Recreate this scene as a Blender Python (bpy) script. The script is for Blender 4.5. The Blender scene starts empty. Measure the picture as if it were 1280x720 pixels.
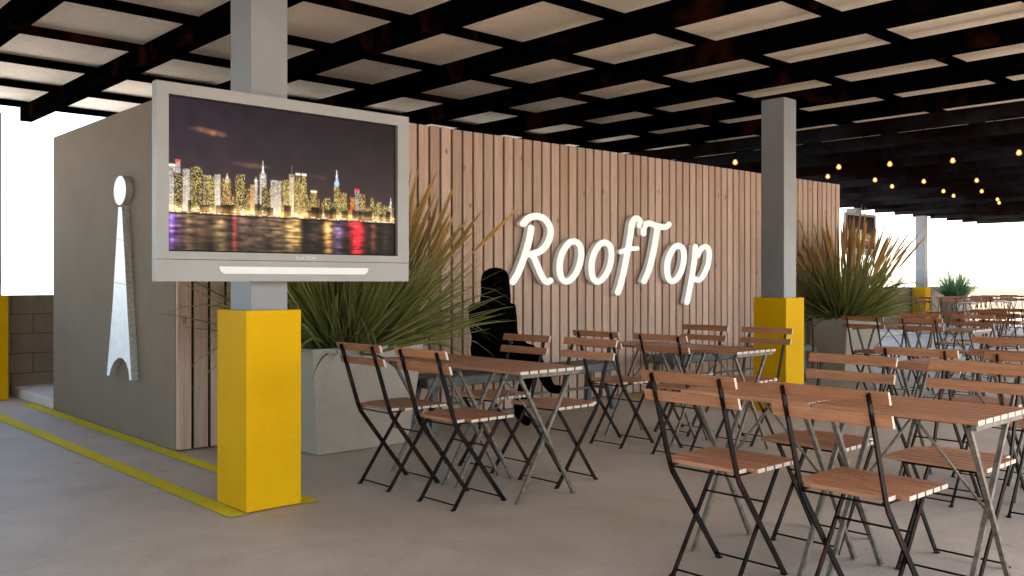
import bpy, bmesh, math, random
import numpy as np
from mathutils import Vector, Matrix
R = math.radians
random.seed(11)
scene = bpy.context.scene
COL = scene.collection
EXPO = 2.75

# ------------------------------------------------------------------ materials
def mat(name):
    m = bpy.data.materials.new(name); m.use_nodes = True
    nt = m.node_tree; nt.nodes.clear()
    out = nt.nodes.new('ShaderNodeOutputMaterial')
    b = nt.nodes.new('ShaderNodeBsdfPrincipled')
    nt.links.new(b.outputs[0], out.inputs[0])
    return m, nt, b, out

def node(nt, t, **kw):
    n = nt.nodes.new(t)
    for k, v in kw.items(): setattr(n, k, v)
    return n

def coords(nt, scale=(1, 1, 1), per_object=True):
    tc = node(nt, 'ShaderNodeTexCoord'); mp = node(nt, 'ShaderNodeMapping')
    nt.links.new(tc.outputs['Object'], mp.inputs[0]); mp.inputs['Scale'].default_value = scale
    if per_object:
        oi = node(nt, 'ShaderNodeObjectInfo'); mu = node(nt, 'ShaderNodeVectorMath', operation='SCALE')
        cb = node(nt, 'ShaderNodeCombineXYZ')
        for i in range(3): nt.links.new(oi.outputs['Random'], cb.inputs[i])
        nt.links.new(cb.outputs[0], mu.inputs[0]); mu.inputs['Scale'].default_value = 37.0
        nt.links.new(mu.outputs[0], mp.inputs['Location'])
    return mp.outputs[0]

def noise(nt, vec, scale, detail=4, rough=.55, dist=0):
    n = node(nt, 'ShaderNodeTexNoise'); nt.links.new(vec, n.inputs['Vector'])
    n.inputs['Scale'].default_value = scale; n.inputs['Detail'].default_value = detail
    n.inputs['Roughness'].default_value = rough; n.inputs['Distortion'].default_value = dist
    return n.outputs['Fac']

def ramp(nt, fac, stops):
    r = node(nt, 'ShaderNodeValToRGB'); nt.links.new(fac, r.inputs[0])
    el = r.color_ramp.elements
    while len(el) < len(stops): el.new(.5)
    for e, (p, c) in zip(el, stops):
        e.position = p; e.color = (c if hasattr(c, '__len__') else (c, c, c)) + ((1,) if hasattr(c, '__len__') else ()) if hasattr(c, '__len__') else (c, c, c, 1)
    return r.outputs[0]

def mix(nt, fac, a, b, mode='MIX'):
    m = node(nt, 'ShaderNodeMix', data_type='RGBA', blend_type=mode)
    if isinstance(fac, float): m.inputs[0].default_value = fac
    else: nt.links.new(fac, m.inputs[0])
    for i, v in ((6, a), (7, b)):
        if isinstance(v, tuple): m.inputs[i].default_value = v + (1,)
        else: nt.links.new(v, m.inputs[i])
    return m.outputs[2]

def bump(nt, b, h, strength=.2, dist=.01):
    n = node(nt, 'ShaderNodeBump'); nt.links.new(h, n.inputs['Height'])
    n.inputs['Strength'].default_value = strength; n.inputs['Distance'].default_value = dist
    nt.links.new(n.outputs[0], b.inputs['Normal'])

def setb(b, rough=.6, metal=0., spec=.5):
    b.inputs['Roughness'].default_value = rough; b.inputs['Metallic'].default_value = metal
    b.inputs['Specular IOR Level'].default_value = spec

def plain(name, c1, c2, scale=6, rough=.6, metal=0., spec=.5, bmp=0., stretch=(1, 1, 1), detail=5):
    m, nt, b, o = mat(name)
    v = coords(nt, stretch)
    f = noise(nt, v, scale, detail)
    c = ramp(nt, f, [(.3, c1), (.7, c2)])
    nt.links.new(c, b.inputs['Base Color']); setb(b, rough, metal, spec)
    if bmp: bump(nt, b, noise(nt, v, scale * 6, 4), bmp, .004)
    return m

def concrete(name, c1, c2, rough=.75, spec=.3, fine=90):
    m, nt, b, o = mat(name)
    v = coords(nt, per_object=False)
    big = noise(nt, v, .9, 6, .6, .3); small = noise(nt, v, fine, 3, .7); mid = noise(nt, v, 7, 5, .6)
    c = ramp(nt, big, [(.3, c1), (.7, c2)])
    g = ramp(nt, small, [(.25, (.86, .86, .86)), (.75, (1.12, 1.12, 1.12))])
    g2 = ramp(nt, mid, [(.3, (.93, .93, .93)), (.7, (1.06, 1.06, 1.06))])
    c = mix(nt, 1., mix(nt, 1., c, g, 'MULTIPLY'), g2, 'MULTIPLY')
    if name == 'floor_concrete':
        wv = noise(nt, v, 1.7, 8, .72, 1.2); c = mix(nt, 1., c, ramp(nt, wv, [(.40, (1, 1, 1)), (.60, (.90, .885, .87)), (.72, (.80, .78, .75))]), 'MULTIPLY')
        sp = node(nt, 'ShaderNodeTexVoronoi'); nt.links.new(v, sp.inputs['Vector']); sp.inputs['Scale'].default_value = 2.3
        c = mix(nt, ramp(nt, sp.outputs['Distance'], [(.035, .55), (.075, 0.)]), c, (.15, .125, .10))
    nt.links.new(c, b.inputs['Base Color']); setb(b, rough, 0, spec)
    rr = ramp(nt, mid, [(.3, rough - .12), (.7, rough + .1)]); nt.links.new(rr, b.inputs['Roughness'])
    bump(nt, b, small, .12, .003)
    return m

M = {}
M['floor'] = concrete('floor_concrete', (.365, .307, .245), (.455, .385, .315), .58, .35, 60)
M['wallconc'] = concrete('render_concrete', (.135, .102, .070), (.168, .128, .090), .85, .15, 60)
M['pot'] = concrete('planter_concrete', (.235, .20, .16), (.315, .27, .222), .8, .3, 110)
M['plinth'] = concrete('plinth_concrete', (.36, .34, .31), (.45, .43, .40), .8, .3, 60)
M['deck'] = concrete('deck_underside', (.70, .605, .495), (.78, .685, .57), .9, .05, 45)
M['steelpaint'] = plain('column_steel', (.145, .14, .14), (.17, .166, .166), 3, .55, .2, .35, .04)
M['tvframe'] = plain('tv_silver', (.178, .165, .152), (.205, .19, .176), 5, .5, .2, .3)
M['tvlight'] = plain('tv_grille', (.50, .47, .435), (.54, .51, .475), 9, .5)
M['black'] = plain('black_gap', (.006, .005, .005), (.010, .009, .008), 5, .8, 0, .1)
M['cloth'] = plain('black_cloth', (.0008, .0008, .0008), (.0014, .0014, .0014), 30, .95, 0, .0)
M['hair'] = plain('black_hair', (.0008, .0008, .0008), (.0013, .0013, .0013), 30, .9, 0, .0)
M['bench'] = plain('bench_grey', (.07, .07, .068), (.12, .118, .112), 9, .8, 0, .2, .15, (1, 6, 6))
M['white'] = plain('white_letter', (.86, .85, .82), (.9, .89, .87), 9, .45)
M['emblem'] = plain('white_emblem', (.72, .73, .74), (.84, .84, .84), 14, .42, 0, .5, .05)
M['emblemside'] = plain('scuffed_edge', (.22, .2, .18), (.42, .39, .36), 55, .6)
M['soil'] = plain('soil', (.02, .015, .01), (.05, .035, .025), 40, .95, 0, .1, .4)
M['rubber'] = plain('cord_black', (.0015, .0015, .0015), (.003, .003, .003), 20, .8, 0, 0.)
M['steelraw'] = plain('raw_steel', (.060, .046, .035), (.165, .132, .105), 40, .55, .15, .2, .05)
M['endgrain'] = plain('end_grain', (.36, .275, .20), (.50, .40, .31), 120, .75)

def rust_metal(name, base, rust, lo, hi, scale, rough, spec=.5, per=True):
    m, nt, b, o = mat(name)
    v = coords(nt, per_object=per)
    f = noise(nt, v, scale, 7, .68, .4); f2 = noise(nt, v, scale * 9, 4, .6)
    k = ramp(nt, f, [(lo, 0.), (hi, 1.)])
    rc = ramp(nt, f2, [(.3, rust), (.75, tuple(x * 2.1 for x in rust))])
    nt.links.new(mix(nt, k, base, rc), b.inputs['Base Color'])
    nt.links.new(ramp(nt, k, [(0, rough), (1, .85)]), b.inputs['Roughness'])
    setb(b, rough, 0, spec); nt.links.new(ramp(nt, k, [(0, rough), (1, .85)]), b.inputs['Roughness'])
    bump(nt, b, f2, .12, .003)
    return m
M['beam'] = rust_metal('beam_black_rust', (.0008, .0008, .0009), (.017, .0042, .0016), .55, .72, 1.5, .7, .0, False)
M['beamsheen'] = rust_metal('beam_skysheen_rust', (.014, .0145, .0175), (.004, .002, .0016), .42, .56, .55, .7, .0, False)  # far beams: sky's grey-blue sheen painted into the base colour, between dark rust patches
M['chairmetal'] = rust_metal('chair_black_rust', (.0022, .002, .002), (.024, .0075, .0036), .47, .72, 7, .5, .06)

def yellow(name, worn=False):
    m, nt, b, o = mat(name)
    v = coords(nt, per_object=False)
    f = noise(nt, v, 2.2, 6, .6); g = noise(nt, v, 60, 3, .7)
    if worn:
        c = ramp(nt, f, [(.3, (.52, .41, .012)), (.7, (.60, .48, .02))])
        w = ramp(nt, noise(nt, v, 26, 6, .75), [(.64, 0.), (.80, .6)])
        c = mix(nt, w, c, (.30, .27, .22))
    else:
        c = ramp(nt, f, [(.3, (.45, .235, .001)), (.7, (.52, .28, .0015))])
    c = mix(nt, 1., c, ramp(nt, g, [(.2, (.9, .9, .9)), (.8, (1.08, 1.08, 1.08))]), 'MULTIPLY')
    nt.links.new(c, b.inputs['Base Color']); setb(b, .65, 0, .05)
    bump(nt, b, g, .08, .002)
    return m
M['yellow'] = yellow('yellow_paint'); M['line'] = yellow('yellow_line', True)

def wood(name, c1, c2, c3, rough=.45, spec=.4, axis='Y'):
    m, nt, b, o = mat(name)
    sc = {'Y': (1, .06, 1), 'Z': (1, 1, .06), 'X': (.06, 1, 1)}[axis]
    v = coords(nt, sc)
    f = noise(nt, v, 42, 6, .62, .6); g = noise(nt, v, 160, 3, .7); h = noise(nt, v, 9, 3, .5)
    c = ramp(nt, f, [(.25, c1), (.55, c2), (.8, c3)])
    c = mix(nt, .9, c, ramp(nt, g, [(.25, (.66, .62, .58)), (.75, (1.14, 1.14, 1.14))]), 'MULTIPLY')
    c = mix(nt, .8, c, ramp(nt, h, [(.3, (.82, .80, .78)), (.7, (1.12, 1.12, 1.12))]), 'MULTIPLY')
    oi = node(nt, 'ShaderNodeObjectInfo')
    c = mix(nt, 1., c, ramp(nt, oi.outputs['Random'], [(0, (.80, .76, .72)), (.5, (1, 1, 1)), (1, (1.12, 1.14, 1.18))]), 'MULTIPLY')
    nt.links.new(c, b.inputs['Base Color']); setb(b, rough, 0, spec)
    bump(nt, b, g, .12, .002)
    return m
M['slat'] = wood('acacia_slat', (.26, .108, .048), (.355, .155, .074), (.44, .215, .112))

def cladding():
    m, nt, b, o = mat('larch_cladding')
    tc = node(nt, 'ShaderNodeTexCoord'); sep = node(nt, 'ShaderNodeSeparateXYZ')
    nt.links.new(tc.outputs['Object'], sep.inputs[0])
    d = node(nt, 'ShaderNodeMath', operation='DIVIDE'); nt.links.new(sep.outputs[0], d.inputs[0]); d.inputs[1].default_value = PITCH
    fl = node(nt, 'ShaderNodeMath', operation='FLOOR'); nt.links.new(d.outputs[0], fl.inputs[0])
    wn = node(nt, 'ShaderNodeTexWhiteNoise', noise_dimensions='1D'); nt.links.new(fl.outputs[0], wn.inputs['W'])
    mu = node(nt, 'ShaderNodeVectorMath', operation='SCALE'); nt.links.new(wn.outputs['Color'], mu.inputs[0]); mu.inputs['Scale'].default_value = 60
    ad = node(nt, 'ShaderNodeVectorMath', operation='ADD'); nt.links.new(tc.outputs['Object'], ad.inputs[0]); nt.links.new(mu.outputs[0], ad.inputs[1])
    mp = node(nt, 'ShaderNodeMapping'); nt.links.new(ad.outputs[0], mp.inputs[0]); mp.inputs['Scale'].default_value = (1, 1, .05)
    v = mp.outputs[0]
    f = noise(nt, v, 38, 6, .62, .8); g = noise(nt, v, 150, 3, .7)
    c = ramp(nt, f, [(.25, (.325, .212, .155)), (.55, (.415, .285, .217)), (.8, (.48, .352, .275))])
    c = mix(nt, .8, c, ramp(nt, g, [(.25, (.70, .67, .64)), (.75, (1.14, 1.14, 1.14))]), 'MULTIPLY')
    tint = ramp(nt, wn.outputs['Value'], [(0, (.78, .74, .71)), (.5, (.98, .96, .94)), (1, (1.10, 1.10, 1.10))])
    c = mix(nt, 1., c, tint, 'MULTIPLY')
    # knots
    mk = node(nt, 'ShaderNodeMapping'); nt.links.new(ad.outputs[0], mk.inputs[0]); mk.inputs['Scale'].default_value = (1, 1, .55)
    vo = node(nt, 'ShaderNodeTexVoronoi', feature='F1'); nt.links.new(mk.outputs[0], vo.inputs['Vector']); vo.inputs['Scale'].default_value = 5.2
    k = ramp(nt, vo.outputs['Distance'], [(.055, 1.), (.10, 0.)])
    c = mix(nt, k, c, mix(nt, .65, c, (.10, .05, .03)))
    st = ramp(nt, noise(nt, v, 5, 4, .6), [(.56, 0.), (.75, .7)])
    c = mix(nt, st, c, (.27, .15, .085))
    nt.links.new(c, b.inputs['Base Color']); setb(b, .62, 0, .25)
    bump(nt, b, g, .15, .002)
    return m
PITCH = 9.02 / 76
M['clad'] = cladding()

def blocks(name, c1, c2, mortar):
    m, nt, b, o = mat(name)
    tc = node(nt, 'ShaderNodeTexCoord'); mp = node(nt, 'ShaderNodeMapping')
    nt.links.new(tc.outputs['Object'], mp.inputs[0]); mp.inputs['Rotation'].default_value = (R(-90), 0, 0)
    mp.inputs['Location'].default_value = (.1, -.02, 0)
    br = node(nt, 'ShaderNodeTexBrick'); nt.links.new(mp.outputs[0], br.inputs['Vector'])
    br.inputs['Scale'].default_value = 1; br.inputs['Brick Width'].default_value = .40; br.inputs['Row Height'].default_value = .2
    br.inputs['Mortar Size'].default_value = .006; br.inputs['Mortar Smooth'].default_value = .3; br.offset = .5
    br.inputs['Color1'].default_value = c1 + (1,); br.inputs['Color2'].default_value = c2 + (1,); br.inputs['Mortar'].default_value = mortar + (1,)
    n = noise(nt, tc.outputs['Object'], 8, 6, .65); n2 = noise(nt, tc.outputs['Object'], 70, 3, .7)
    c = mix(nt, 1., br.outputs['Color'], ramp(nt, n, [(.3, (.85, .85, .85)), (.7, (1.12, 1.12, 1.12))]), 'MULTIPLY')
    nt.links.new(c, b.inputs['Base Color']); setb(b, .9, 0, .2)
    h = node(nt, 'ShaderNodeMath', operation='SUBTRACT'); nt.links.new(n2, h.inputs[0]); nt.links.new(br.outputs['Fac'], h.inputs[1])
    bump(nt, b, h.outputs[0], .5, .01)
    return m
M['block'] = blocks('block_wall', (.205, .160, .118), (.165, .130, .098), (.09, .072, .055))

def leafmat(name, trans=.5, rough=.55):
    m, nt, b, o = mat(name)
    at = node(nt, 'ShaderNodeAttribute', attribute_name='tint')
    nt.links.new(at.outputs['Color'], b.inputs['Base Color']); setb(b, rough, 0, .3)
    tr = node(nt, 'ShaderNodeBsdfTranslucent'); nt.links.new(at.outputs['Color'], tr.inputs[0])
    ms = node(nt, 'ShaderNodeMixShader'); ms.inputs[0].default_value = trans
    nt.links.new(b.outputs[0], ms.inputs[1]); nt.links.new(tr.outputs[0], ms.inputs[2]); nt.links.new(ms.outputs[0], o.inputs[0])
    return m
M['leaf'] = leafmat('grass_blade'); M['plume'] = leafmat('grass_plume', .3, .9)

def emit(name, col, strength):
    m, nt, b, o = mat(name)
    e = node(nt, 'ShaderNodeEmission'); e.inputs[0].default_value = col + (1,); e.inputs[1].default_value = strength
    nt.links.new(e.outputs[0], o.inputs[0]); return m
M['filament'] = emit('bulb_core', (1., .78, .36), 1.6)
m_, nt_, b_, o_ = mat('bulb_glass')
e_ = node(nt_, 'ShaderNodeEmission'); e_.inputs[0].default_value = (1., .46, .06, 1); e_.inputs[1].default_value = .26
t_ = node(nt_, 'ShaderNodeBsdfTransparent'); x_ = node(nt_, 'ShaderNodeMixShader'); x_.inputs[0].default_value = .5
nt_.links.new(e_.outputs[0], x_.inputs[1]); nt_.links.new(t_.outputs[0], x_.inputs[2]); nt_.links.new(x_.outputs[0], o_.inputs[0])
M['bulb'] = m_

def screenmat():
    m, nt, b, o = mat('lit_screen')
    at = node(nt, 'ShaderNodeAttribute', attribute_name='picture')
    e = node(nt, 'ShaderNodeEmission'); nt.links.new(at.outputs['Color'], e.inputs[0]); e.inputs[1].default_value = 1 / 2 ** EXPO
    g = node(nt, 'ShaderNodeBsdfGlossy'); g.inputs['Roughness'].default_value = .25; g.inputs['Color'].default_value = (.004, .004, .004, 1)
    a = node(nt, 'ShaderNodeAddShader'); nt.links.new(e.outputs[0], a.inputs[0]); nt.links.new(g.outputs[0], a.inputs[1])
    nt.links.new(a.outputs[0], o.inputs[0]); return m
M['screen'] = screenmat()

# ------------------------------------------------------------------ mesh builder
class MB:
    def __init__(s): s.bm = bmesh.new()
    def quad(s, pts, mi=0):
        f = s.bm.faces.new([s.bm.verts.new(p) for p in pts]); f.material_index = mi; return f
    def box(s, x0, x1, y0, y1, z0, z1, mi=0, ends=None, end_axis='Y'):
        v = [s.bm.verts.new((x, y, z)) for x in (x0, x1) for y in (y0, y1) for z in (z0, z1)]
        for idx, ax in (((0, 1, 3, 2), 'X'), ((4, 6, 7, 5), 'X'), ((0, 4, 5, 1), 'Y'), ((2, 3, 7, 6), 'Y'), ((0, 2, 6, 4), 'Z'), ((1, 5, 7, 3), 'Z')):
            f = s.bm.faces.new([v[i] for i in idx]); f.material_index = ends if (ends is not None and ax == end_axis) else mi
        return v
    def bar(s, p, q, w, t, side=(0, 1, 0), mi=0):
        p, q = Vector(p), Vector(q); d = (q - p).normalized(); a = Vector(side); a = (a - d * a.dot(d)).normalized(); b = d.cross(a)
        r = [[s.bm.verts.new(c + a * (i * w / 2) + b * (j * t / 2)) for i, j in ((-1, -1), (1, -1), (1, 1), (-1, 1))] for c in (p, q)]
        for k in range(4):
            s.bm.faces.new([r[0][k], r[0][(k + 1) % 4], r[1][(k + 1) % 4], r[1][k]]).material_index = mi
        s.bm.faces.new(r[0][::-1]).material_index = mi; s.bm.faces.new(r[1]).material_index = mi
    def path(s, pts, w, t, side=(0, 1, 0)):          # flat bar following a bent path in one mesh
        P = [Vector(p) for p in pts]; a = Vector(side).normalized(); rings = []
        for i, c in enumerate(P):
            d = ((P[min(i + 1, len(P) - 1)] - P[max(i - 1, 0)])).normalized(); b = d.cross(a).normalized()
            rings.append([s.bm.verts.new(c + a * (x * w / 2) + b * (y * t / 2)) for x, y in ((-1, -1), (1, -1), (1, 1), (-1, 1))])
        for r0, r1 in zip(rings, rings[1:]):
            for k in range(4): s.bm.faces.new([r0[k], r0[(k + 1) % 4], r1[(k + 1) % 4], r1[k]])
        s.bm.faces.new(rings[0][::-1]); s.bm.faces.new(rings[-1])
    def tube(s, pts, r, n=8, smooth=True):
        P = [Vector(p) for p in pts]; rings = []
        rr = r if hasattr(r, '__len__') else [r] * len(P)
        for i, c in enumerate(P):
            d = (P[min(i + 1, len(P) - 1)] - P[max(i - 1, 0)]).normalized()
            a = d.cross(Vector((0, 0, 1)));
            if a.length < .05: a = d.cross(Vector((1, 0, 0)))
            a.normalize(); b = d.cross(a)
            rings.append([s.bm.verts.new(c + (a * math.cos(2 * math.pi * k / n) + b * math.sin(2 * math.pi * k / n)) * rr[i]) for k in range(n)])
        for r0, r1 in zip(rings, rings[1:]):
            for k in range(n): s.bm.faces.new([r0[k], r0[(k + 1) % n], r1[(k + 1) % n], r1[k]]).smooth = smooth
        s.bm.faces.new(rings[0][::-1]); s.bm.faces.new(rings[-1])
    def prism(s, poly, f0, f1, mi=0, mside=None):    # poly of 2-D points; f0/f1 map them to the two 3-D faces
        a = [s.bm.verts.new(f0(*p)) for p in poly]; b = [s.bm.verts.new(f1(*p)) for p in poly]; n = len(poly)
        f = s.bm.faces.new(a); f.material_index = mi
        g = s.bm.faces.new(b[::-1]); g.material_index = mi
        for i in range(n):
            s.bm.faces.new([a[i], b[i], b[(i + 1) % n], a[(i + 1) % n]]).material_index = mi if mside is None else mside
    def build(s, name, mats, parent=None, bevel=0, loc=None):
        bmesh.ops.recalc_face_normals(s.bm, faces=s.bm.faces[:])
        me = bpy.data.meshes.new(name); s.bm.to_mesh(me); s.bm.free()
        for m in (mats if isinstance(mats, (list, tuple)) else [mats]): me.materials.append(m)
        o = bpy.data.objects.new(name, me); COL.objects.link(o)
        if parent: o.parent = parent
        if loc: o.location = loc
        if bevel:
            bv = o.modifiers.new('bevel', 'BEVEL'); bv.width = bevel; bv.segments = 2; bv.limit_method = 'ANGLE'; bv.angle_limit = R(40)
        return o

def tag(o, label=None, cat=None, group=None, kind=None):
    for k, v in (('label', label), ('category', cat), ('group', group), ('kind', kind)):
        if v: o[k] = v
    return o
def empty(name, loc, label, cat, group=None, rz=0):
    o = bpy.data.objects.new(name, None); COL.objects.link(o); o.empty_display_size = .1
    o.location = loc; o.rotation_euler.z = rz
    return tag(o, label, cat, group)
def copy_tree(o, parent=None):
    c = o.copy(); COL.objects.link(c); c.parent = parent
    for ch in list(o.children): copy_tree(ch, c)
    return c

# ------------------------------------------------------------------ setting
m = MB(); m.box(-14, 36, -14, 10.42, -.35, 0); tag(m.build('terrace_floor', M['floor']), kind='structure')
m = MB(); m.quad([(-4000, -4000, -14), (4000, -4000, -14), (4000, 4000, -14), (-4000, 4000, -14)])
M['ground'] = concrete('far_ground', (.60, .58, .55), (.72, .70, .67), .9, .1, 2)
tag(m.build('ground', M['ground']), kind='structure')
for (x0, x1, y0, y1) in ((1.985, 2.083, 4.205, 10.15), (2.395, 2.488, 4.205, 9.40), (7.075, 7.175, 4.25, 6.06), (7.51, 7.605, 4.25, 6.06)):
    m = MB(); m.quad([(x0, y0, .004), (x1, y0, .004), (x1, y1, .004), (x0, y1, .004)])
    tag(m.build('floor_marking', M['line']), kind='structure')
m = MB(); m.box(2.5, 27.5, 8.82, 10.185, .002, .095); tag(m.build('plinth', M['plinth'], bevel=.006), kind='structure')

# parapet walls
m = MB(); m.box(-14, 35.7, 10.19, 10.39, .002, 1.01)
tag(m.build('parapet_wall', M['block']), 'low concrete block parapet wall running along the back edge of the terrace', 'wall')
m = MB(); m.box(35.75, 35.95, -13.9, 10.39, .002, 1.01)
tag(m.build('parapet_wall', M['block']), 'low concrete block parapet wall closing the far right end of the terrace', 'wall')

# ------------------------------------------------------------------ canopy
can = empty('canopy_roof', (12, 3, 2.785), 'wide flat canopy of black rusty steel beams under beige roof panels', 'canopy')
def cbuild(mb, name, mt, bevel=0):
    o = mb.build(name, mt, can, bevel); o.location = (-12, -3, -2.785); return o
m = MB(); m.box(-10.2, 27.6, -1.6, 10.34, 2.997, 3.12); cbuild(m, 'roof_deck', M['deck'])  # unseen left end lengthened to block sky light, near edge trimmed for sun bounce
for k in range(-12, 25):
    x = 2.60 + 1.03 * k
    m = MB(); m.box(x, x + .112, -1.55, 10.28, 2.785, 2.934); cbuild(m, 'beam', M['beam'] if k < 7 else M['beamsheen'], .004)
for k in range(-4, 8):
    y = 3.093 + 1.029 * k
    m = MB(); m.box(-10.1, 27.5, y, y + .05, 2.936, 2.996); cbuild(m, 'purlin', M['beam'])

# ------------------------------------------------------------------ columns
def column(x, y, label, guard=True):
    e = empty('steel_column', (x + .152, y + .165, 0), label, 'column', 'square steel columns carrying the canopy')
    m = MB(); m.box(-.102, .102, -.115, .115, .002, 2.784); m.build('post', M['steelpaint'], e, .004)
    m = MB()
    a, b, t = .152, .165, .012
    m.box(-a, a, -b, -b + t, .005, 1.005); m.box(-a, a, b - t, b, .005, 1.005)
    m.box(-a, -a + t, -b + t, b - t, .005, 1.005); m.box(a - t, a, -b + t, b - t, .005, 1.005)
    bmesh.ops.remove_doubles(m.bm, verts=m.bm.verts[:], dist=.0005)
    m.build('guard', M['yellow'], e, .004)
    return e
column(2.083, 4.22, 'grey steel column with a yellow guard, carrying the nearest big television')
column(7.195, 4.30, 'grey steel column with a yellow guard, standing right of the wall sign')
column(2.083, 9.83, 'steel column with yellow guard cut by the left edge, by the block wall')
column(22.85, 9.80, 'distant grey steel column with yellow guard, behind the right planter by the white sky')
column(19.35, 9.80, 'distant grey steel column carrying the small far television behind the plumes')

# ------------------------------------------------------------------ kiosk
kio = empty('kiosk', (7, 7.4, 0), 'flat topped kiosk with plain concrete side and pale vertical timber front', 'kiosk')
def kb(mb, name, mt, bevel=0):
    o = mb.build(name, mt, kio, bevel); o.location = (-7, -7.4, 0); return o
m = MB(); m.box(2.5, 11.52, 6.104, 8.81, .003, 2.44); kb(m, 'concrete_core', M['wallconc'], .006)
m = MB(); m.box(2.503, 11.517, 6.097, 6.102, .006, 2.436); kb(m, 'backing', M['black'])
m = MB()
for i in range(76):
    x = 2.5 + i * PITCH + .0005
    m.box(x, x + .0965, 6.07 + random.uniform(-.0012, .0012), 6.096, .012, 2.444 + random.uniform(-.002, .002))
o = m.build('timber_cladding', M['clad'], kio, .0025); o.location = (2.5 - 7, -7.4, 0)
for v in o.data.vertices: v.co.x -= 2.5

# ------------------------------------------------------------------ wall sign
def catmull(P, closed, n=9):
    out = []; N = len(P)
    for i in range(N if closed else N - 1):
        p0 = P[(i - 1) % N] if closed or i > 0 else P[0]; p1 = P[i]; p2 = P[(i + 1) % N]; p3 = P[(i + 2) % N] if closed or i + 2 < N else P[-1]
        for k in range(n):
            t = k / n
            out.append(tuple(.5 * (2 * b + (c - a) * t + (2 * a - 5 * b + 4 * c - d) * t * t + (3 * b - a - 3 * c + d) * t ** 3) for a, b, c, d in zip(p0, p1, p2, p3)))
    if not closed: out.append(P[-1])
    return out
def stroke(mb, P, hx, hz, closed, y0, y1):
    P = catmull(P, closed); U = [Vector((x / hx, z / hz)) for x, z in P]; N = len(U)
    L, Rr = [], []
    for i in range(N):
        a, b = (U[(i - 1) % N], U[(i + 1) % N]) if closed else (U[max(i - 1, 0)], U[min(i + 1, N - 1)])
        d = (b - a).normalized(); n = Vector((-d.y, d.x)); L.append(U[i] + n); Rr.append(U[i] - n)
    W = lambda p, y: (p.x * hx, y, p.y * hz)
    bm = mb.bm
    def loft(A, B, flip=False):
        for i in range(len(A) - (0 if closed else 1)):
            j = (i + 1) % len(A); bm.faces.new([A[i], A[j], B[j], B[i]])
    if closed:
        lf = [bm.verts.new(W(p, y0)) for p in L]; rf = [bm.verts.new(W(p, y0)) for p in Rr]
        lb = [bm.verts.new(W(p, y1)) for p in L]; rb = [bm.verts.new(W(p, y1)) for p in Rr]
        loft(lf, rf); loft(lb, rb); loft(lf, lb); loft(rf, rb)
    else:
        def cap(c, d, s):
            n = Vector((-d.y, d.x)) * s
            return [c + n * math.cos(t) + d * s * math.sin(t) * (1 if s > 0 else 1) for t in [math.pi * k / 8 for k in range(1, 8)]]
        d0 = (U[1] - U[0]).normalized(); d1 = (U[-1] - U[-2]).normalized()
        n1 = Vector((-d1.y, d1.x)); n0 = Vector((-d0.y, d0.x))
        end = [U[-1] + n1 * math.cos(t) + d1 * math.sin(t) for t in [math.pi * k / 8 for k in range(1, 8)]]
        sta = [U[0] - n0 * math.cos(t) - d0 * math.sin(t) for t in [math.pi * k / 8 for k in range(1, 8)]]
        # front and back built as a quad strip plus two fans, walls as one loop
        loop = L + end + Rr[::-1] + sta
        f = [bm.verts.new(W(p, y0)) for p in loop]; b = [bm.verts.new(W(p, y1)) for p in loop]; K = len(loop)
        for i in range(K): bm.faces.new([f[i], f[(i + 1) % K], b[(i + 1) % K], b[i]])
        E = len(end)
        for V in (f, b):
            l = V[:N]; e = V[N:N + E]; r = V[N + E:N + E + N][::-1]; s0 = V[N + E + N:]
            for i in range(N - 1): bm.faces.new([l[i], l[i + 1], r[i + 1], r[i]])
            bm.faces.new([l[-1]] + e + [r[-1]]); bm.faces.new([r[0]] + s0 + [l[0]])
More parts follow.
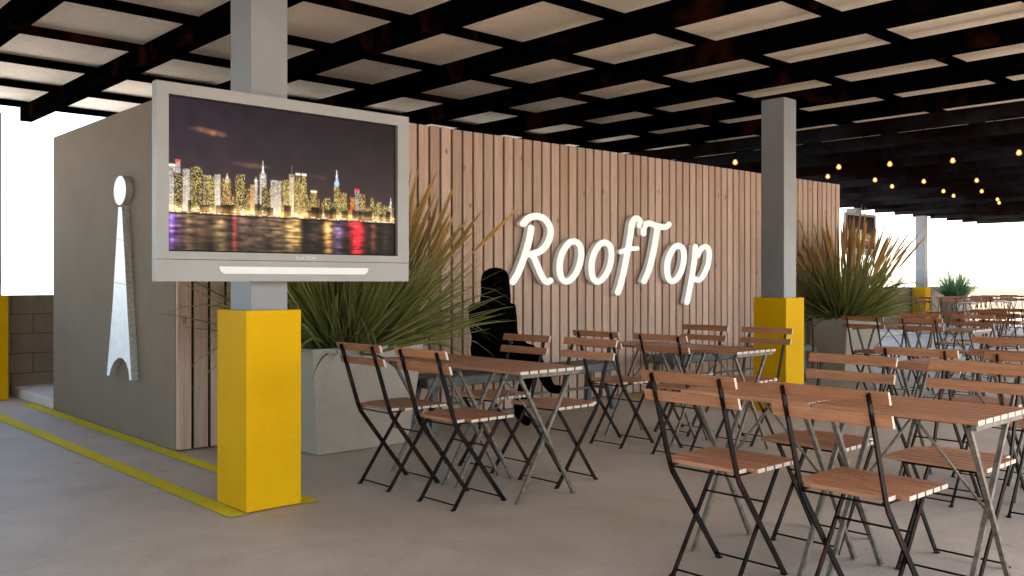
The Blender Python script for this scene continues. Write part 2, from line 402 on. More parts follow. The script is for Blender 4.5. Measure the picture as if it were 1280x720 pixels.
SIGN = [
('R',0,0.042,0.031,[(5.728, 1.632), (5.704, 1.531), (5.651, 1.392), (5.583, 1.254), (5.538, 1.188), (5.501, 1.146)]),
('R',0,0.043,0.031,[(5.628, 1.669), (5.696, 1.721), (5.804, 1.744), (5.909, 1.715), (5.972, 1.636), (5.961, 1.55), (5.905, 1.47), (5.827, 1.42), (5.719, 1.393)]),
('R',0,0.040,0.029,[(5.737, 1.399), (5.796, 1.306), (5.843, 1.222), (5.898, 1.157), (5.937, 1.144), (5.972, 1.158)]),
('o1',1,0.043,0.030,[(6.295, 1.529), (6.371, 1.488), (6.387, 1.389), (6.346, 1.272), (6.27, 1.184), (6.179, 1.148), (6.109, 1.199), (6.096, 1.315), (6.133, 1.419), (6.209, 1.503)]),
('o2',1,0.044,0.030,[(6.732, 1.53), (6.807, 1.489), (6.822, 1.389), (6.782, 1.272), (6.707, 1.184), (6.617, 1.147), (6.547, 1.198), (6.534, 1.315), (6.571, 1.42), (6.646, 1.505)]),
('f',0,0.047,0.031,[(7.255, 1.72),(7.265, 1.76), (7.207, 1.79), (7.142, 1.746), (7.116, 1.64), (7.083, 1.513), (7.045, 1.373), (7.002, 1.233), (6.956, 1.108), (6.918, 1.039)]),
('f',0,0.037,0.024,[(6.964, 1.443), (7.024, 1.461), (7.098, 1.477), (7.213, 1.485)]),
('T',0,0.046,0.030,[(7.316, 1.64), (7.322, 1.70), (7.384, 1.747), (7.508, 1.733), (7.646, 1.717), (7.705, 1.731), (7.735, 1.753)]),
('T',0,0.049,0.031,[(7.538, 1.699), (7.504, 1.553), (7.451, 1.386), (7.395, 1.257), (7.324, 1.152)]),
('o3',1,0.051,0.031,[(7.904, 1.53), (7.98, 1.489), (7.995, 1.39), (7.954, 1.273), (7.88, 1.186), (7.789, 1.151), (7.719, 1.201), (7.706, 1.317), (7.744, 1.42), (7.819, 1.504)]),
('p',0,0.050,0.030,[(8.198, 1.528), (8.182, 1.391), (8.133, 1.195), (8.078, 1.014), (8.048, 0.925)]),
('p',0,0.049,0.029,[(8.233, 1.43), (8.304, 1.507), (8.401, 1.533), (8.45, 1.472), (8.432, 1.349), (8.36, 1.234), (8.266, 1.165), (8.182, 1.18)]),
]
sg = empty('wall_sign', (7, 6.06, 1.4), 'big white brush script RoofTop sign fixed on the timber front', 'sign')
for key in ('R', 'o1', 'o2', 'f', 'T', 'o3', 'p'):
    m = MB(); q = 0
    for n, c, hx, hz, P in SIGN:
        if n == key:
            stroke(m, P, hx, hz, c, 6.0 - q * .0018, 6.052 - q * .0018); q += 1
    o = m.build('letter', M['white'], sg); o.location = (-7, -6.06, -1.4)
    # pegs that hold the letter off the boards
    xs = [x for n, c, hx, hz, P in SIGN if n == key for x, z in P]
for n, c, hx, hz, P in SIGN:
    for x, z in (P[1], P[-2]):
        m = MB(); m.tube([(x, 6.04, z), (x, 6.075, z)], .008, 6)
        o = m.build('fixing_peg', M['steelpaint'], sg); o.location = (-7, -6.06, -1.4)

# ------------------------------------------------------------------ emblem on the concrete side
em = empty('wall_emblem', (2.48, 7.05, 1.2), 'tall white tapered wall emblem with an oval head and arched foot', 'emblem')
tower = catmull([(7.025, 1.705), (6.956, 1.701)], 0, 1) + [(6.925, 1.5), (6.895, 1.309), (6.84, .93), (6.79, .61), (6.762, .431), (6.802, .428), (6.822, .50), (6.868, .553), (6.95, .582), (7.032, .577), (7.117, .543), (7.181, .491), (7.224, .43), (7.275, .43), (7.215, .68), (7.145, .986), (7.074, 1.412)]
em_f0 = lambda y, z: (2.445, y, z); em_f1 = lambda y, z: (2.499, y, z)
m = MB(); m.prism(tower, em_f0, em_f1, 0, 1)
for (y0, z0), (y1, z1) in (((7.062, 1.470), (6.920, 1.452)), ((7.106, 1.142), (6.866, 1.128))):
    m.bar((2.4445, y0, z0), (2.4445, y1, z1), .005, .003, (0, 0, 1), 1)
o = m.build('tower_shape', [M['emblem'], M['emblemside']], em, .003); o.location = (-2.48, -7.05, -1.2)
m = MB(); m.prism([(6.998 + .126 * math.cos(t), 1.827 + .109 * math.sin(t)) for t in [2 * math.pi * k / 40 for k in range(40)]], em_f0, em_f1, 0, 1)
o = m.build('oval_head', [M['emblem'], M['emblemside']], em, .003); o.location = (-2.48, -7.05, -1.2)

# ------------------------------------------------------------------ television
def skyline(W=440, H=250):
    rng = np.random.default_rng(5)
    X = np.linspace(0, 1, W)[None, :].repeat(H, 0); Y = np.linspace(0, 1, H)[:, None].repeat(W, 1)
    def sm(n, sx, sy):
        a = rng.random((n[1], n[0])); xi = np.linspace(0, n[0] - 1.001, W); yi = np.linspace(0, n[1] - 1.001, H)
        x0 = xi.astype(int); y0 = yi.astype(int); fx = (xi - x0)[None, :]; fy = (yi - y0)[:, None]
        return (a[y0][:, x0] * (1 - fx) + a[y0][:, x0 + 1] * fx) * (1 - fy) + (a[y0 + 1][:, x0] * (1 - fx) + a[y0 + 1][:, x0 + 1] * fx) * fy
    img = np.zeros((H, W, 3))
    top = np.array([50, 37, 47.]); rt = np.array([43, 31, 32.]); hor = np.array([84, 61, 58.])
    img[:] = (top * (1 - X[..., None]) + rt * X[..., None])
    img += (hor - img) * (np.clip(Y / .72, 0, 1) ** 2.0)[..., None] * .9
    img *= (.9 + .2 * sm((24, 14), 0, 0))[..., None]
    def cloud(cx, cy, rx, ry, sl, col, k):
        n = sm((60, 40), 0, 0)
        d = ((X - cx) / rx) ** 2 + ((Y - cy - sl * (X - cx)) / ry) ** 2
        a = np.clip(1.25 - d - n * .7, 0, 1) * k
        img[:] = img * (1 - a[..., None]) + np.array(col) * a[..., None]
    cloud(.145, .20, .085, .030, .18, (172, 120, 84), .95); cloud(.33, .40, .10, .026, .05, (140, 96, 74), .7); cloud(.62, .44, .06, .02, .02, (110, 80, 66), .5)
    SH = .745                                    # shore line
    px = lambda f: int(round(f * (W - 1))); py = lambda f: int(round(f * (H - 1)))
    def tower(cx, tp, w, body, lit, dens, cap=None, spire=0, scol=(255, 240, 220), rnd=False, low=SH):
        x0, x1 = px(cx - w / 2), px(cx + w / 2); y0, y1 = py(tp), py(low)
        x0 = max(0, x0); x1 = min(W - 1, max(x0 + 2, x1))
        for y in range(y0, y1):
            for x in range(x0, x1):
                if rnd and y - y0 < 6 and abs(x - (x0 + x1) / 2) > (x1 - x0) / 2 * math.sqrt(min(1, (y - y0 + 1) / 6)): continue
                c = np.array(body, float) * ((.78 if body[2] > 150 else 1) * (.72 + .5 * (y - y0) / max(1, y1 - y0)) * (.85 + .3 * ((x * 7 + x0 * 3) % 5) / 4))
                if rng.random() < dens and (x - x0) % 2 == 0 or rng.random() < dens * .35: c = np.array(lit, float) * (.45 + .75 * rng.random())
                if x in (x0, x1 - 1): c = c * .7
                img[y, x] = c
        if cap:
            img[y0:y0 + 4, x0:x1] = cap
        if spire:
            ys = py(tp - spire); xm = (x0 + x1) // 2
            for y in range(ys, y0):
                hw = int((y - ys) / max(1, y0 - ys) * (x1 - x0) * .32)
                img[y, max(0, xm - hw):xm + hw + 1] = scol
    for i in range(130):                         # hazy towers behind
        c = rng.random(); h = (.10 + .13 * rng.random()) * (1.05 - .55 * c)
        k = .5 + .6 * rng.random(); tower(c, SH - h, .010 + .018 * rng.random(), (84 * k, 60 * k, 34 * k), (255, 205, 120), .30 + .3 * rng.random())
    for i in range(90):                          # low rise mass
        c = rng.random(); h = .04 + .10 * rng.random() * (1 - .5 * c)
        b = (60, 42, 26) if rng.random() < .6 else (110, 80, 50)
        tower(c, SH - h, .018 + .03 * rng.random(), b, (255, 214, 140), .45)
    G = (255, 220, 140); Wt = (255, 246, 230); D = (40, 30, 22)
    for a in [(.015, .44, .035, (190, 180, 190), Wt, .5, (255, 250, 250)), (.035, .41, .022, (170, 150, 150), Wt, .5, (255, 80, 80)),
              (.045, .50, .05, D, G, .35), (.068, .465, .03, (200, 190, 190), Wt, .6), (.105, .445, .048, (44, 34, 18), G, .42),
              (.148, .50, .03, (210, 195, 180), Wt, .5), (.16, .505, .045, D, G, .55), (.188, .485, .026, (235, 225, 215), Wt, .7),
              (.226, .51, .036, (120, 78, 40), G, .5), (.28, .475, .042, (36, 26, 20), G, .48), (.335, .54, .03, (180, 140, 110), G, .5),
              (.345, .50, .016, (220, 200, 190), Wt, .6), (.374, .455, .030, (225, 215, 220), Wt, .6), (.385, .55, .03, D, G, .4), (.43, .495, .05, (200, 185, 170), Wt, .5),
              (.478, .485, .042, (100, 78, 44), G, .55), (.50, .44, .024, (190, 170, 120), Wt, .6), (.528, .43, .022, (70, 52, 32), G, .55, (255, 235, 210)),
              (.556, .43, .024, (70, 52, 32), G, .55, (255, 235, 210)), (.54, .50, .06, (90, 66, 36), G, .55), (.60, .545, .03, (96, 70, 40), G, .5, (250, 225, 190)),
              (.665, .59, .026, D, G, .5), (.708, .50, .026, (84, 62, 36), G, .55), (.735, .545, .045, (100, 80, 44), G, .55), (.785, .575, .025, (170, 90, 40), (255, 170, 90), .5),
              (.808, .51, .026, (110, 84, 64), Wt, .5, (255, 70, 90)), (.835, .545, .03, (80, 60, 44), G, .5), (.885, .57, .022, (60, 46, 34), G, .5), (.92, .60, .03, (70, 54, 36), G, .5), (.955, .62, .04, (66, 50, 34), G, .5), (.98, .61, .014, (210, 200, 190), Wt, .6)]:
        tower(*a, **({'rnd': True} if abs(a[0] - .105) < .001 else {}))
    for cx, tp, w, sp, col in ((.374, .455, .018, .09, (255, 245, 235)), (.345, .52, .014, .04, (245, 230, 215)), (.226, .51, .02, .035, (235, 220, 190)), (.708, .47, .022, .085, (190, 205, 255)), (.708, .44, .012, .06, (225, 230, 255)), (.98, .61, .014, .05, (250, 240, 230)), (.50, .44, .006, .06, (160, 120, 100))):
        tower(cx, tp, w, col, (255, 255, 255), .3, None, sp, col, False, tp + .03)
    img[py(.47):py(.50), px(.698):px(.719)] = (150, 190, 250)
    # shore band of bright lamps
    for i in range(420):
        x = int(rng.random() * W); y = py(SH - .035 + .045 * rng.random()); s = rng.integers(1, 4)
        c = [(255, 236, 190), (255, 250, 240), (255, 200, 120), (255, 180, 90)][rng.integers(0, 4)]
        img[y:y + 2, max(0, x - s):x + s] = c
    for i in range(26):
        x = int(rng.random() * W); img[py(SH - .05 - .03 * rng.random()):py(SH), x:x + rng.integers(6, 18)] *= .35
    for i in range(9):                           # moored boats
        x = int(rng.random() * W); w = rng.integers(8, 24); img[py(SH + .002):py(SH + .014), x:x + w] = (46, 34, 26); img[py(SH - .008):py(SH + .002), x + 2:x + w - 3] = (226, 214, 180)
    # glow of the shore lamps
    g = np.clip(img - 120, 0, 255); ker = np.exp(-np.linspace(-2, 2, 13) ** 2); ker /= ker.sum()
    for ax in (0, 1): g = np.apply_along_axis(lambda v: np.convolve(v, ker, 'same'), ax, g)
    img += g * np.array([.9, .72, .45])
    img += (np.exp(-((Y - SH + .012) / .030) ** 2) * (.4 + .8 * sm((26, 3), 0, 0)))[..., None] * np.array([150, 104, 48.])
    # water with reflections
    k0 = py(SH + .012); n1 = sm((70, 60), 0, 0); n2 = sm((26, 90), 0, 0)
    water = np.zeros_like(img); water[:] = (44, 30, 24)
    for cx, w, col, s in ((.01, .012, (150, 110, 235), 1), (.035, .016, (130, 90, 150), .6), (.07, .02, (190, 150, 100), .45), (.12, .04, (160, 130, 90), .4), (.20, .03, (205, 170, 110), .6), (.255, .010, (220, 70, 70), .6), (.29, .03, (170, 130, 110), .45), (.36, .05, (150, 120, 100), .45),
                          (.44, .05, (175, 140, 100), .5), (.50, .025, (240, 200, 110), .75), (.53, .016, (225, 180, 90), .6), (.60, .03, (120, 90, 70), .4), (.665, .020, (255, 180, 90), 1.0), (.715, .028, (150, 120, 190), .65), (.805, .033, (255, 30, 45), 1.25), (.89, .016, (210, 110, 80), .4), (.95, .02, (110, 80, 66), .3)):
        g = np.exp(-((X - cx) / w) ** 2)[..., None]; water += np.array(col) * g * s * 1.25
    rip = np.clip(.35 + .9 * n2 + .35 * (n1 - .5), .12, 1.3)
    fade = np.clip(1.15 - (Y - SH) / (1 - SH) * .55, .3, 1.1)
    water *= (rip * fade)[..., None]
    img[k0:] = water[k0:]
    img[k0:k0 + 3] *= .5
    c = np.clip(img, 0, 255) / 255
    return np.where(c <= .04045, c / 12.92, ((c + .055) / 1.055) ** 2.4)

def television(loc, label):
    # local origin: middle of the lower front edge, front towards -Y; 1.41 m wide
    e = empty('television', loc, label, 'television', 'big flat televisions hung on the columns')
    w, h = .7035, .915
    sx0, sx1, sz0, sz1 = -.6465, .628, .139, .860
    m = MB()
    m.box(-w, w, 0, .05, sz1, h); m.box(-w, sx0, 0, .05, .103, sz1); m.box(sx1, w, 0, .05, .103, sz1)
    m.box(sx0, sx1, 0, .05, .103, sz0); m.box(-w, w, .002, .05, 0, .1005)
    bmesh.ops.remove_doubles(m.bm, verts=m.bm.verts[:], dist=.0004)
    fr = m.build('frame', M['tvframe'], e)
    m = MB(); m.box(sx0 + .001, sx1 - .001, .022, .048, sz0 + .001, sz1 - .001); m.build('screen_surround', M['black'], e)
    pic = skyline(); H, W, _ = pic.shape
    a, b, c, d = sx0 + .007, sx1 - .007, sz0 + .007, sz1 - .007
    xs = np.linspace(a, b, W); zs = np.linspace(d, c, H)
    V = np.zeros((H * W, 3)); V[:, 0] = np.tile(xs, H); V[:, 1] = .0195; V[:, 2] = np.repeat(zs, W)
    idx = np.arange(H * W).reshape(H, W)
    F = np.stack([idx[:-1, :-1], idx[1:, :-1], idx[1:, 1:], idx[:-1, 1:]], -1).reshape(-1, 4)
    me = bpy.data.meshes.new('screen'); me.from_pydata(V.tolist(), [], F.tolist())
    at = me.color_attributes.new('picture', 'FLOAT_COLOR', 'POINT')
    at.data.foreach_set('color', np.concatenate([pic.reshape(-1, 3), np.ones((H * W, 1))], 1).astype(np.float32).ravel())
    me.materials.append(M['screen']); so = bpy.data.objects.new('screen', me); COL.objects.link(so); so.parent = e
    m = MB(); zz0, zz1, x0, x1 = .036, .071, -.405, .435
    poly = [(x0, zz1), (x1, zz1)] + [(x1 - .03 + .03 * math.cos(t), zz1 - .03 * math.sin(t) * 1.15) for t in (.3, .7, 1.1, 1.57)] + [(x0 + .03 - .03 * math.cos(t), zz1 - .03 * math.sin(t) * 1.15) for t in (1.57, 1.1, .7, .3)]
    m.prism(poly, lambda x, z: (x, -.002, z), lambda x, z: (x, .004, z)); m.build('speaker_grille', M['tvlight'], e)
    cu = bpy.data.curves.new('maker_lettering', 'FONT'); cu.body = 'ELEKTRON'; cu.size = .020; cu.align_x = 'CENTER'; cu.extrude = .0008; cu.space_character = 1.15
    t = bpy.data.objects.new('tmp', cu); COL.objects.link(t); dg = bpy.context.evaluated_depsgraph_get()
    tm = bpy.data.meshes.new_from_object(t.evaluated_get(dg)); bpy.data.objects.remove(t)
    tm.name = 'maker_lettering'; tm.materials.clear(); tm.materials.append(M['tvlight'])
    lo = bpy.data.objects.new('maker_lettering', tm); COL.objects.link(lo); lo.parent = e; lo.location = (.06, -.001, .112); lo.rotation_euler = (R(90), 0, 0)
    m = MB(); m.box(-.6, .6, .0505, .062, .08, .84); m.build('back_cover', M['black'], e)
    m = MB(); m.box(-.22, -.06, .0625, .1145, .3, .7); m.build('bracket', M['rubber'], e)
    return e
tv = television((2.3155, 4.15, 1.15), 'large silver framed television showing a lit city skyline at night, nearest the viewer')
t2 = copy_tree(tv); t2.location = (19.42, 9.745, 1.74); t2['label'] = 'small distant television on a far column, half hidden by tan plumes'

# ------------------------------------------------------------------ bistro chair and table prototypes (face +X, origin at the rear feet)
CH = 'wooden folding bistro chairs set at the terrace tables'
def make_chair():
    e = empty('bistro_chair', (0, 0, 0), '', 'chair', CH)
    m = MB()
    for i in range(6):
        x = .012 + i * .0600; hw = .155 if i == 0 else .196
        m.box(x, x + .0495, -hw, hw, .440, .456, 0, 1)
    m.build('seat', [M['slat'], M['endgrain']], e, .0018)
    lean = lambda z: -.117 * (z - .44) / (.807 - .44)
    for z0, z1 in ((.766, .808), (.690, .732)):
        m = MB(); v = m.box(0, .014, -.213, .213, z0, z1, 0, 1)
        for q in v: q.co.x += lean(q.co.z) + .005
        m.build('back_slat', [M['slat'], M['endgrain']], e, .002)
    for s in (-1, 1):
        m = MB(); y = s * .152
        m.path([(lean(.80) - .001, y, .800), (lean(.62), y, .62), (lean(.50), y, .50), (.000, y, .445), (.016, y, .41), (.327, y, .012), (.337, y, .004)], .007, .023)
        m.box(.322, .345, y - .008 if s < 0 else y - .012, y + .012 if s < 0 else y + .008, .001, .006)
        m.build('leg', M['chairmetal'], e)
        m = MB(); y = s * .139
        m.path([(.315, y, .436), (.30, y, .415), (.010, y, .012), (.0, y, .004)], .007, .020)
        m.box(-.012, .010, y - .010, y + .010, .001, .006)
        m.build('leg', M['chairmetal'], e)
    for (x, z, hw) in ((.022, .022, .139), (.312, .026, .152), (.218, .302, .139), (.006, .428, .152), (.30, .424, .139)):
        m = MB(); m.tube([(x, -hw, z), (x, hw, z)], .0042, 6); m.build('stretcher', M['chairmetal'], e)
    for s in (-1, 1):
        m = MB(); m.bar((.0, s * .146, .4345), (.33, s * .146, .4345), .018, .005, (0, 1, 0)); m.build('seat_rail', M['chairmetal'], e)
    return e
def make_table():
    e = empty('bistro_table', (0, 0, 0), '', 'table', 'slatted folding tables of the terrace')
    m = MB()
    for i in range(7):
        x = -.233 + i * .0672
        m.box(x, x + .0575, -.300, .300, .673, .690, 0, 1)
    m.build('table_top', [M['slat'], M['endgrain']], e, .0018)
    for s in (-1, 1):
        m = MB(); m.box(-.215, .215, s * .278 - .009, s * .278 + .009, .652, .6725); m.build('top_rail', M['steelraw'], e)
        y = s * .248
        for q in (-1, 1):
            yy = y + q * .0095
            m = MB(); m.bar((q * .205, yy, .664), (-q * .196, yy, .010), .017, .017, (0, 1, 0))
            m.box(-q * .196 - .014, -q * .196 + .014, yy - .009, yy + .009, .002, .012); m.build('leg', M['steelraw'], e)
    m = MB(); m.tube([(.012, -.232, .345), (-.17, -.06, .671)], .0055, 6); m.build('brace', M['steelraw'], e)
    m = MB(); m.tube([(-.012, .232, .345), (.17, .06, .671)], .0055, 6); m.build('brace', M['steelraw'], e)
    return e
PT = make_table(); PC = make_chair(); usedT = [0]; usedC = [0]
def get(proto, used):
    if not used[0]: used[0] = 1; return proto
    return copy_tree(proto)
PX, PY0, TX0 = 1.925, 2.21, 3.40
def set_table(i, j, short, chairs=('ln', 'lf', 'rn', 'rf'), tables='nf'):
    cx, cy = TX0 + PX * i, 4.0 + PY0 * j
    nf = {'n': 'near', 'f': 'far'}
    for h in tables:
        t = get(PT, usedT); t.location = (cx, cy + (-.304 if h == 'n' else .304), 0)
        t['label'] = '%s half of the %s, a slatted table' % (nf[h], short)
    for c in chairs:
        k = get(PC, usedC)
        y = cy + (-.277 if c[1] == 'n' else .277) + random.uniform(-.008, .008)
        if c[0] == 'l': k.location = (cx - .527 + random.uniform(-.006, .006), y, 0); k.rotation_euler.z = random.uniform(-.012, .012)
        else: k.location = (cx + .540 + random.uniform(-.006, .006), y, 0); k.rotation_euler.z = math.pi + random.uniform(-.012, .012)
        k['label'] = '%s %s chair of the %s' % (nf[c[1]], {'l': 'left, back turned', 'r': 'right, front facing'}[c[0]], short)
set_table(0, -1, 'right foreground table pair')
set_table(0, 0, 'table pair before the seated figure')
set_table(1, 0, 'table pair left of the middle column')
set_table(1, -1, 'right edge table pair behind the foreground', ('ln', 'lf', 'rf'))
set_table(3, 0, 'table pair just right of the plumed planter')
set_table(4, 0, 'second table pair beyond the plumed planter', ('ln', 'lf', 'rf'))
set_table(5, 0, 'third table pair beyond the plumed planter', ('lf',), 'f')
set_table(9, 2, 'distant table pair beside the far column')
set_table(10, 2, 'distant pair before the green plant')
set_table(11, 2, 'distant pair before the sunlit wall')

# ------------------------------------------------------------------ benches
def bench(x0, x1, label):
    cx, L = (x0 + x1) / 2, (x1 - x0) / 2
    e = empty('bench', (cx, 5.64, 0), label, 'bench', 'grey benches along the timber wall')
    m = MB()
    for k, (a, b) in enumerate(((-.19, -.07), (-.062, .062), (.07, .19))):
        m.box(-L, L, a, b, .345, .422)
    m.build('seat', M['bench'], e, .018)
    for s in (-1, 1):
        X = s * (L - .12)
        m = MB()
        m.bar((X, -.10, .345), (X + s * .05, -.16, .002), .06, .05, (1, 0, 0)); m.build('leg', M['bench'], e, .006)
        m = MB()
        m.bar((X, .10, .345), (X + s * .05, .16, .002), .06, .05, (1, 0, 0)); m.build('leg', M['bench'], e, .006)
    m = MB()
    for s in (-1, 1):
        m.tube([(s * (L - .095), -.118, .19), (s * (L - .095), .118, .19)], .014, 8)
    m.tube([(-(L - .095), 0, .19), (L - .095, 0, .19)], .012, 8)
    m.build('stretcher', M['bench'], e)
bench(4.14, 6.33, 'grey weathered bench by the timber wall, with the black figure sitting on it')
bench(7.1, 9.68, 'grey weathered bench by the timber wall behind the middle yellow column guard')

# ------------------------------------------------------------------ planters and ornamental grass
def planter(x, y, label, lx=.89, ly=.47, h=.71):
    e = empty('planter', (x, y, 0), label, 'planter', 'tapered concrete planters')
    m = MB(); a, b = lx / 2, ly / 2; t = .045; ins = .075
    def ring(p, q, z): return [m.bm.verts.new(v) for v in ((-p, -q, z), (p, -q, z), (p, q, z), (-p, q, z))]
    R0 = ring(a - ins, b - ins, .003); R1 = ring(a, b, h); R2 = ring(a - t, b - t, h); R3 = ring(a - t, b - t, h - .07)
    for A, B in ((R0, R1), (R1, R2), (R2, R3)):
        for k in range(4): m.bm.faces.new([A[k], A[(k + 1) % 4], B[(k + 1) % 4], B[k]])
    m.bm.faces.new(R0[::-1])
    m.build('pot', M['pot'], e, .008)
    m = MB(); m.quad([(-a + t, -b + t, h - .055), (a - t, -b + t, h - .055), (a - t, b - t, h - .055), (-a + t, b - t, h - .055)]); m.build('soil', M['soil'], e)
    return e
def tuft(x, y, z, label, n, lmin, lmax, wid, col, plumes=0, pw=.05, el0=8, ax=.3, ay=.12, seed=1, ylim=None, lean=0):
    rng = random.Random(seed)
    e = empty('ornamental_grass', (x, y, z), label, 'grass plant', None)
    V, F, C = [], [], []
    def strip(p, az, el, L, w, droop, c0, c1, n=7, prof=None, twist=None):
        d = Vector((math.cos(az) * math.cos(el), math.sin(az) * math.cos(el), math.sin(el))); p = Vector(p)
        tw = rng.uniform(0, math.pi) if twist is None else twist
        side0 = d.cross(Vector((0, 0, 1))); side0 = side0.normalized() if side0.length > .01 else Vector((1, 0, 0))
        base = len(V); st = L / n; pts = []
        for i in range(n + 1):
            t = i / n; s = Matrix.Rotation(tw, 3, d) @ side0
            k = w * (prof(t) if prof else (1 - t ** 2.2) * (.55 + .45 * min(1, t * 4)))
            pts.append(p.copy())
            for q in (-1, 1):
                V.append(tuple(p + s * (q * max(k, .0006) / 2))); C.append(tuple(a * (1 - t) + b * t for a, b in zip(c0, c1)) + (1,))
            if i:
                b = base + 2 * i; F.append((b - 2, b - 1, b + 1, b))
            d = (d + Vector((0, 0, -droop * st * (t + .25)))).normalized(); p = p + d * st
            if ylim is not None and y + p.y > ylim: p.y = ylim - y; d.y = min(d.y, -.02); d.normalize()
        return pts, d
    for i in range(n):
        az = rng.uniform(0, 2 * math.pi); u = rng.random()
        el = R(el0 + (88 - el0) * u ** .75); L = rng.uniform(lmin, lmax) * (.85 + .15 * math.sin(el)); wd = wid * (rng.uniform(.5, .9) if rng.random() < .6 else rng.uniform(1.2, 2.0))
        v = rng.uniform(.6, 1.35); c = tuple(q * v for q in col); c1 = (c[0] * 1.15, c[1] * 1.05, c[2] * .9)
        if rng.random() < .10: c1 = (.24, .19, .07)
        r = rng.random() ** .5
        strip((math.cos(az) * ax * r, math.sin(az) * ay * r, -.03), az + rng.uniform(-.5, .5), el, L, wd, rng.uniform(.03, .55) if rng.random() < .88 else rng.uniform(1.4, 3.0), tuple(q * .8 for q in c), c1)
    def fin(name, mt):
        me = bpy.data.meshes.new(name); me.from_pydata(V, [], F); at = me.color_attributes.new('tint', 'FLOAT_COLOR', 'POINT')
        at.data.foreach_set('color', [q for c in C for q in c]); me.materials.append(mt)
        o = bpy.data.objects.new(name, me); COL.objects.link(o); o.parent = e
    fin('blades', M['leaf'])
    if plumes:
        V, F, C = [], [], []
        V.clear()
        for i in range(plumes):
            az = rng.uniform(0, 2 * math.pi); el = R(rng.uniform(50, 89)); L = rng.uniform(.66, 1.04)
            r = rng.random() ** .5; dr = rng.uniform(.05, .35)
            pts, d = strip((math.cos(az) * ax * r, math.sin(az) * ay * r, -.02), az + rng.uniform(-.4, .4), el, L, .006, dr, (.10, .12, .03), (.26, .20, .07), 8, lambda t: 1)
            tip = pts[-1]; hl = rng.uniform(.36, .58); a2 = math.atan2(d.y, d.x); e2 = math.asin(max(-1, min(1, d.z)))
            v = rng.uniform(.75, 1.2); ct = (.58 * v, .37 * v, .15 * v); cb = (.46 * v, .28 * v, .10 * v)
            start = tip - d * .10
            for q in range(4):
                strip(start, a2, e2, hl, pw * rng.uniform(.8, 1.2), dr * .8, cb, ct, 8, lambda t: max(.02, math.sin(math.pi * min(1, t * .93 + .07)) ** .8 * (1 - .55 * t)), twist=math.pi * q / 4)
            for q in range(26):
                t = rng.random() * .85; p = start + d * (hl * t)
                strip(p, a2 + rng.uniform(-.5, .5), min(R(89), e2 + rng.uniform(-.22, .22)), rng.uniform(.05, .13), .004, 0, cb, (.46 * v, .30 * v, .13 * v), 2)
        fin('seed_plumes', M['plume'])
    return e
planter(3.485, 5.46, 'large tapered concrete planter on the left, behind the yellow column guard')
planter(10.795, 5.60, 'tapered concrete planter on the right, at the end of the timber front')
planter(24.0, 9.55, 'small pale distant planter under the little green plant')
GREEN = (.155, .172, .052)
tuft(3.485, 5.46, .67, 'big ornamental grass with tan plumes, in the left planter behind the television', 1100, .75, 1.25, .014, GREEN, 60, .05, 12, .34, .14, 3, ylim=6.03)
tuft(10.795, 5.60, .67, 'wide ornamental grass with many tan plumes, in the right planter', 1200, .65, 1.12, .014, GREEN, 95, .034, 12, .34, .14, 8)
tuft(24.0, 9.55, .67, 'small bright green grass plant without plumes, far off against the white sky', 620, .45, 1.0, .015, (.09, .20, .10), 0, .05, 38, .25, .12, 5)

# ------------------------------------------------------------------ string lights under the canopy
STR = [('strand of warm bulbs hung closest to the timber front', 5.945, [8.87, 10.95, 12.76, 14.88, 16.78], [2.5] * 5),
       ('strand of three warm bulbs just in front of the wall strand, farther end', 5.72, [11.78, 13.95, 16.07], [2.5, 2.495, 2.5]),
       ('strand of three warm bulbs above the plumes of the right planter', 5.36, [10.13, 12.44, 14.44], [2.5, 2.5, 2.5]),
       ('pair of warm bulbs on a short strand right of the wall end', 4.83, [10.31, 12.84], [2.5, 2.5]),
       ('single bulb strand highest up beside the far ceiling', 4.22, [10.54], [2.5]),
       ('single bulb strand at the right edge of the ceiling', 3.49, [10.40], [2.5])]
for lab, y, xs, zs in STR:
    e = empty('string_light', (xs[0], y, 2.78), lab, 'string lights', 'warm bulb strands under the canopy')
    rel = lambda x, yy, z: (x - xs[0], yy - y, z - 2.78)
    pts = []; ends = [xs[0] - .9] + xs + [xs[-1] + .9]
    for a, b in zip(ends, ends[1:]):
        for k in range(8):
            t = k / 8; za = 2.781 if a == ends[0] else 2.66; zb = 2.781 if b == ends[-1] else 2.66
            pts.append(rel(a + (b - a) * t, y, za * (1 - t) + zb * t + .10 * 4 * t * (1 - t) * (0 if (a == ends[0] or b == ends[-1]) else 1)))
    pts.append(rel(ends[-1], y, 2.781))
    m = MB(); m.tube(pts, .004, 5); m.build('cord', M['rubber'], e)
    for x, z in zip(xs, zs):
        m = MB(); m.tube([rel(x, y, 2.66), rel(x, y, z + .05)], .003, 5); m.tube([rel(x, y, z + .075), rel(x, y, z + .03)], [.011, .014], 8)
        s = m.build('socket', M['rubber'], e)
        m = MB(); prof = [(.034, .012), (.018, .020), (.0, .029), (-.014, .028), (-.026, .018), (-.031, .004)]
        m.tube([rel(x, y, z + h) for h, r in prof], [r for h, r in prof], 10); b = m.build('bulb', M['bulb'], e)
        m = MB(); m.tube([rel(x, y, z + h) for h in (.016, .008, -.006, -.014)], [.005, .011, .011, .004], 8); m.build('filament', M['filament'], b)

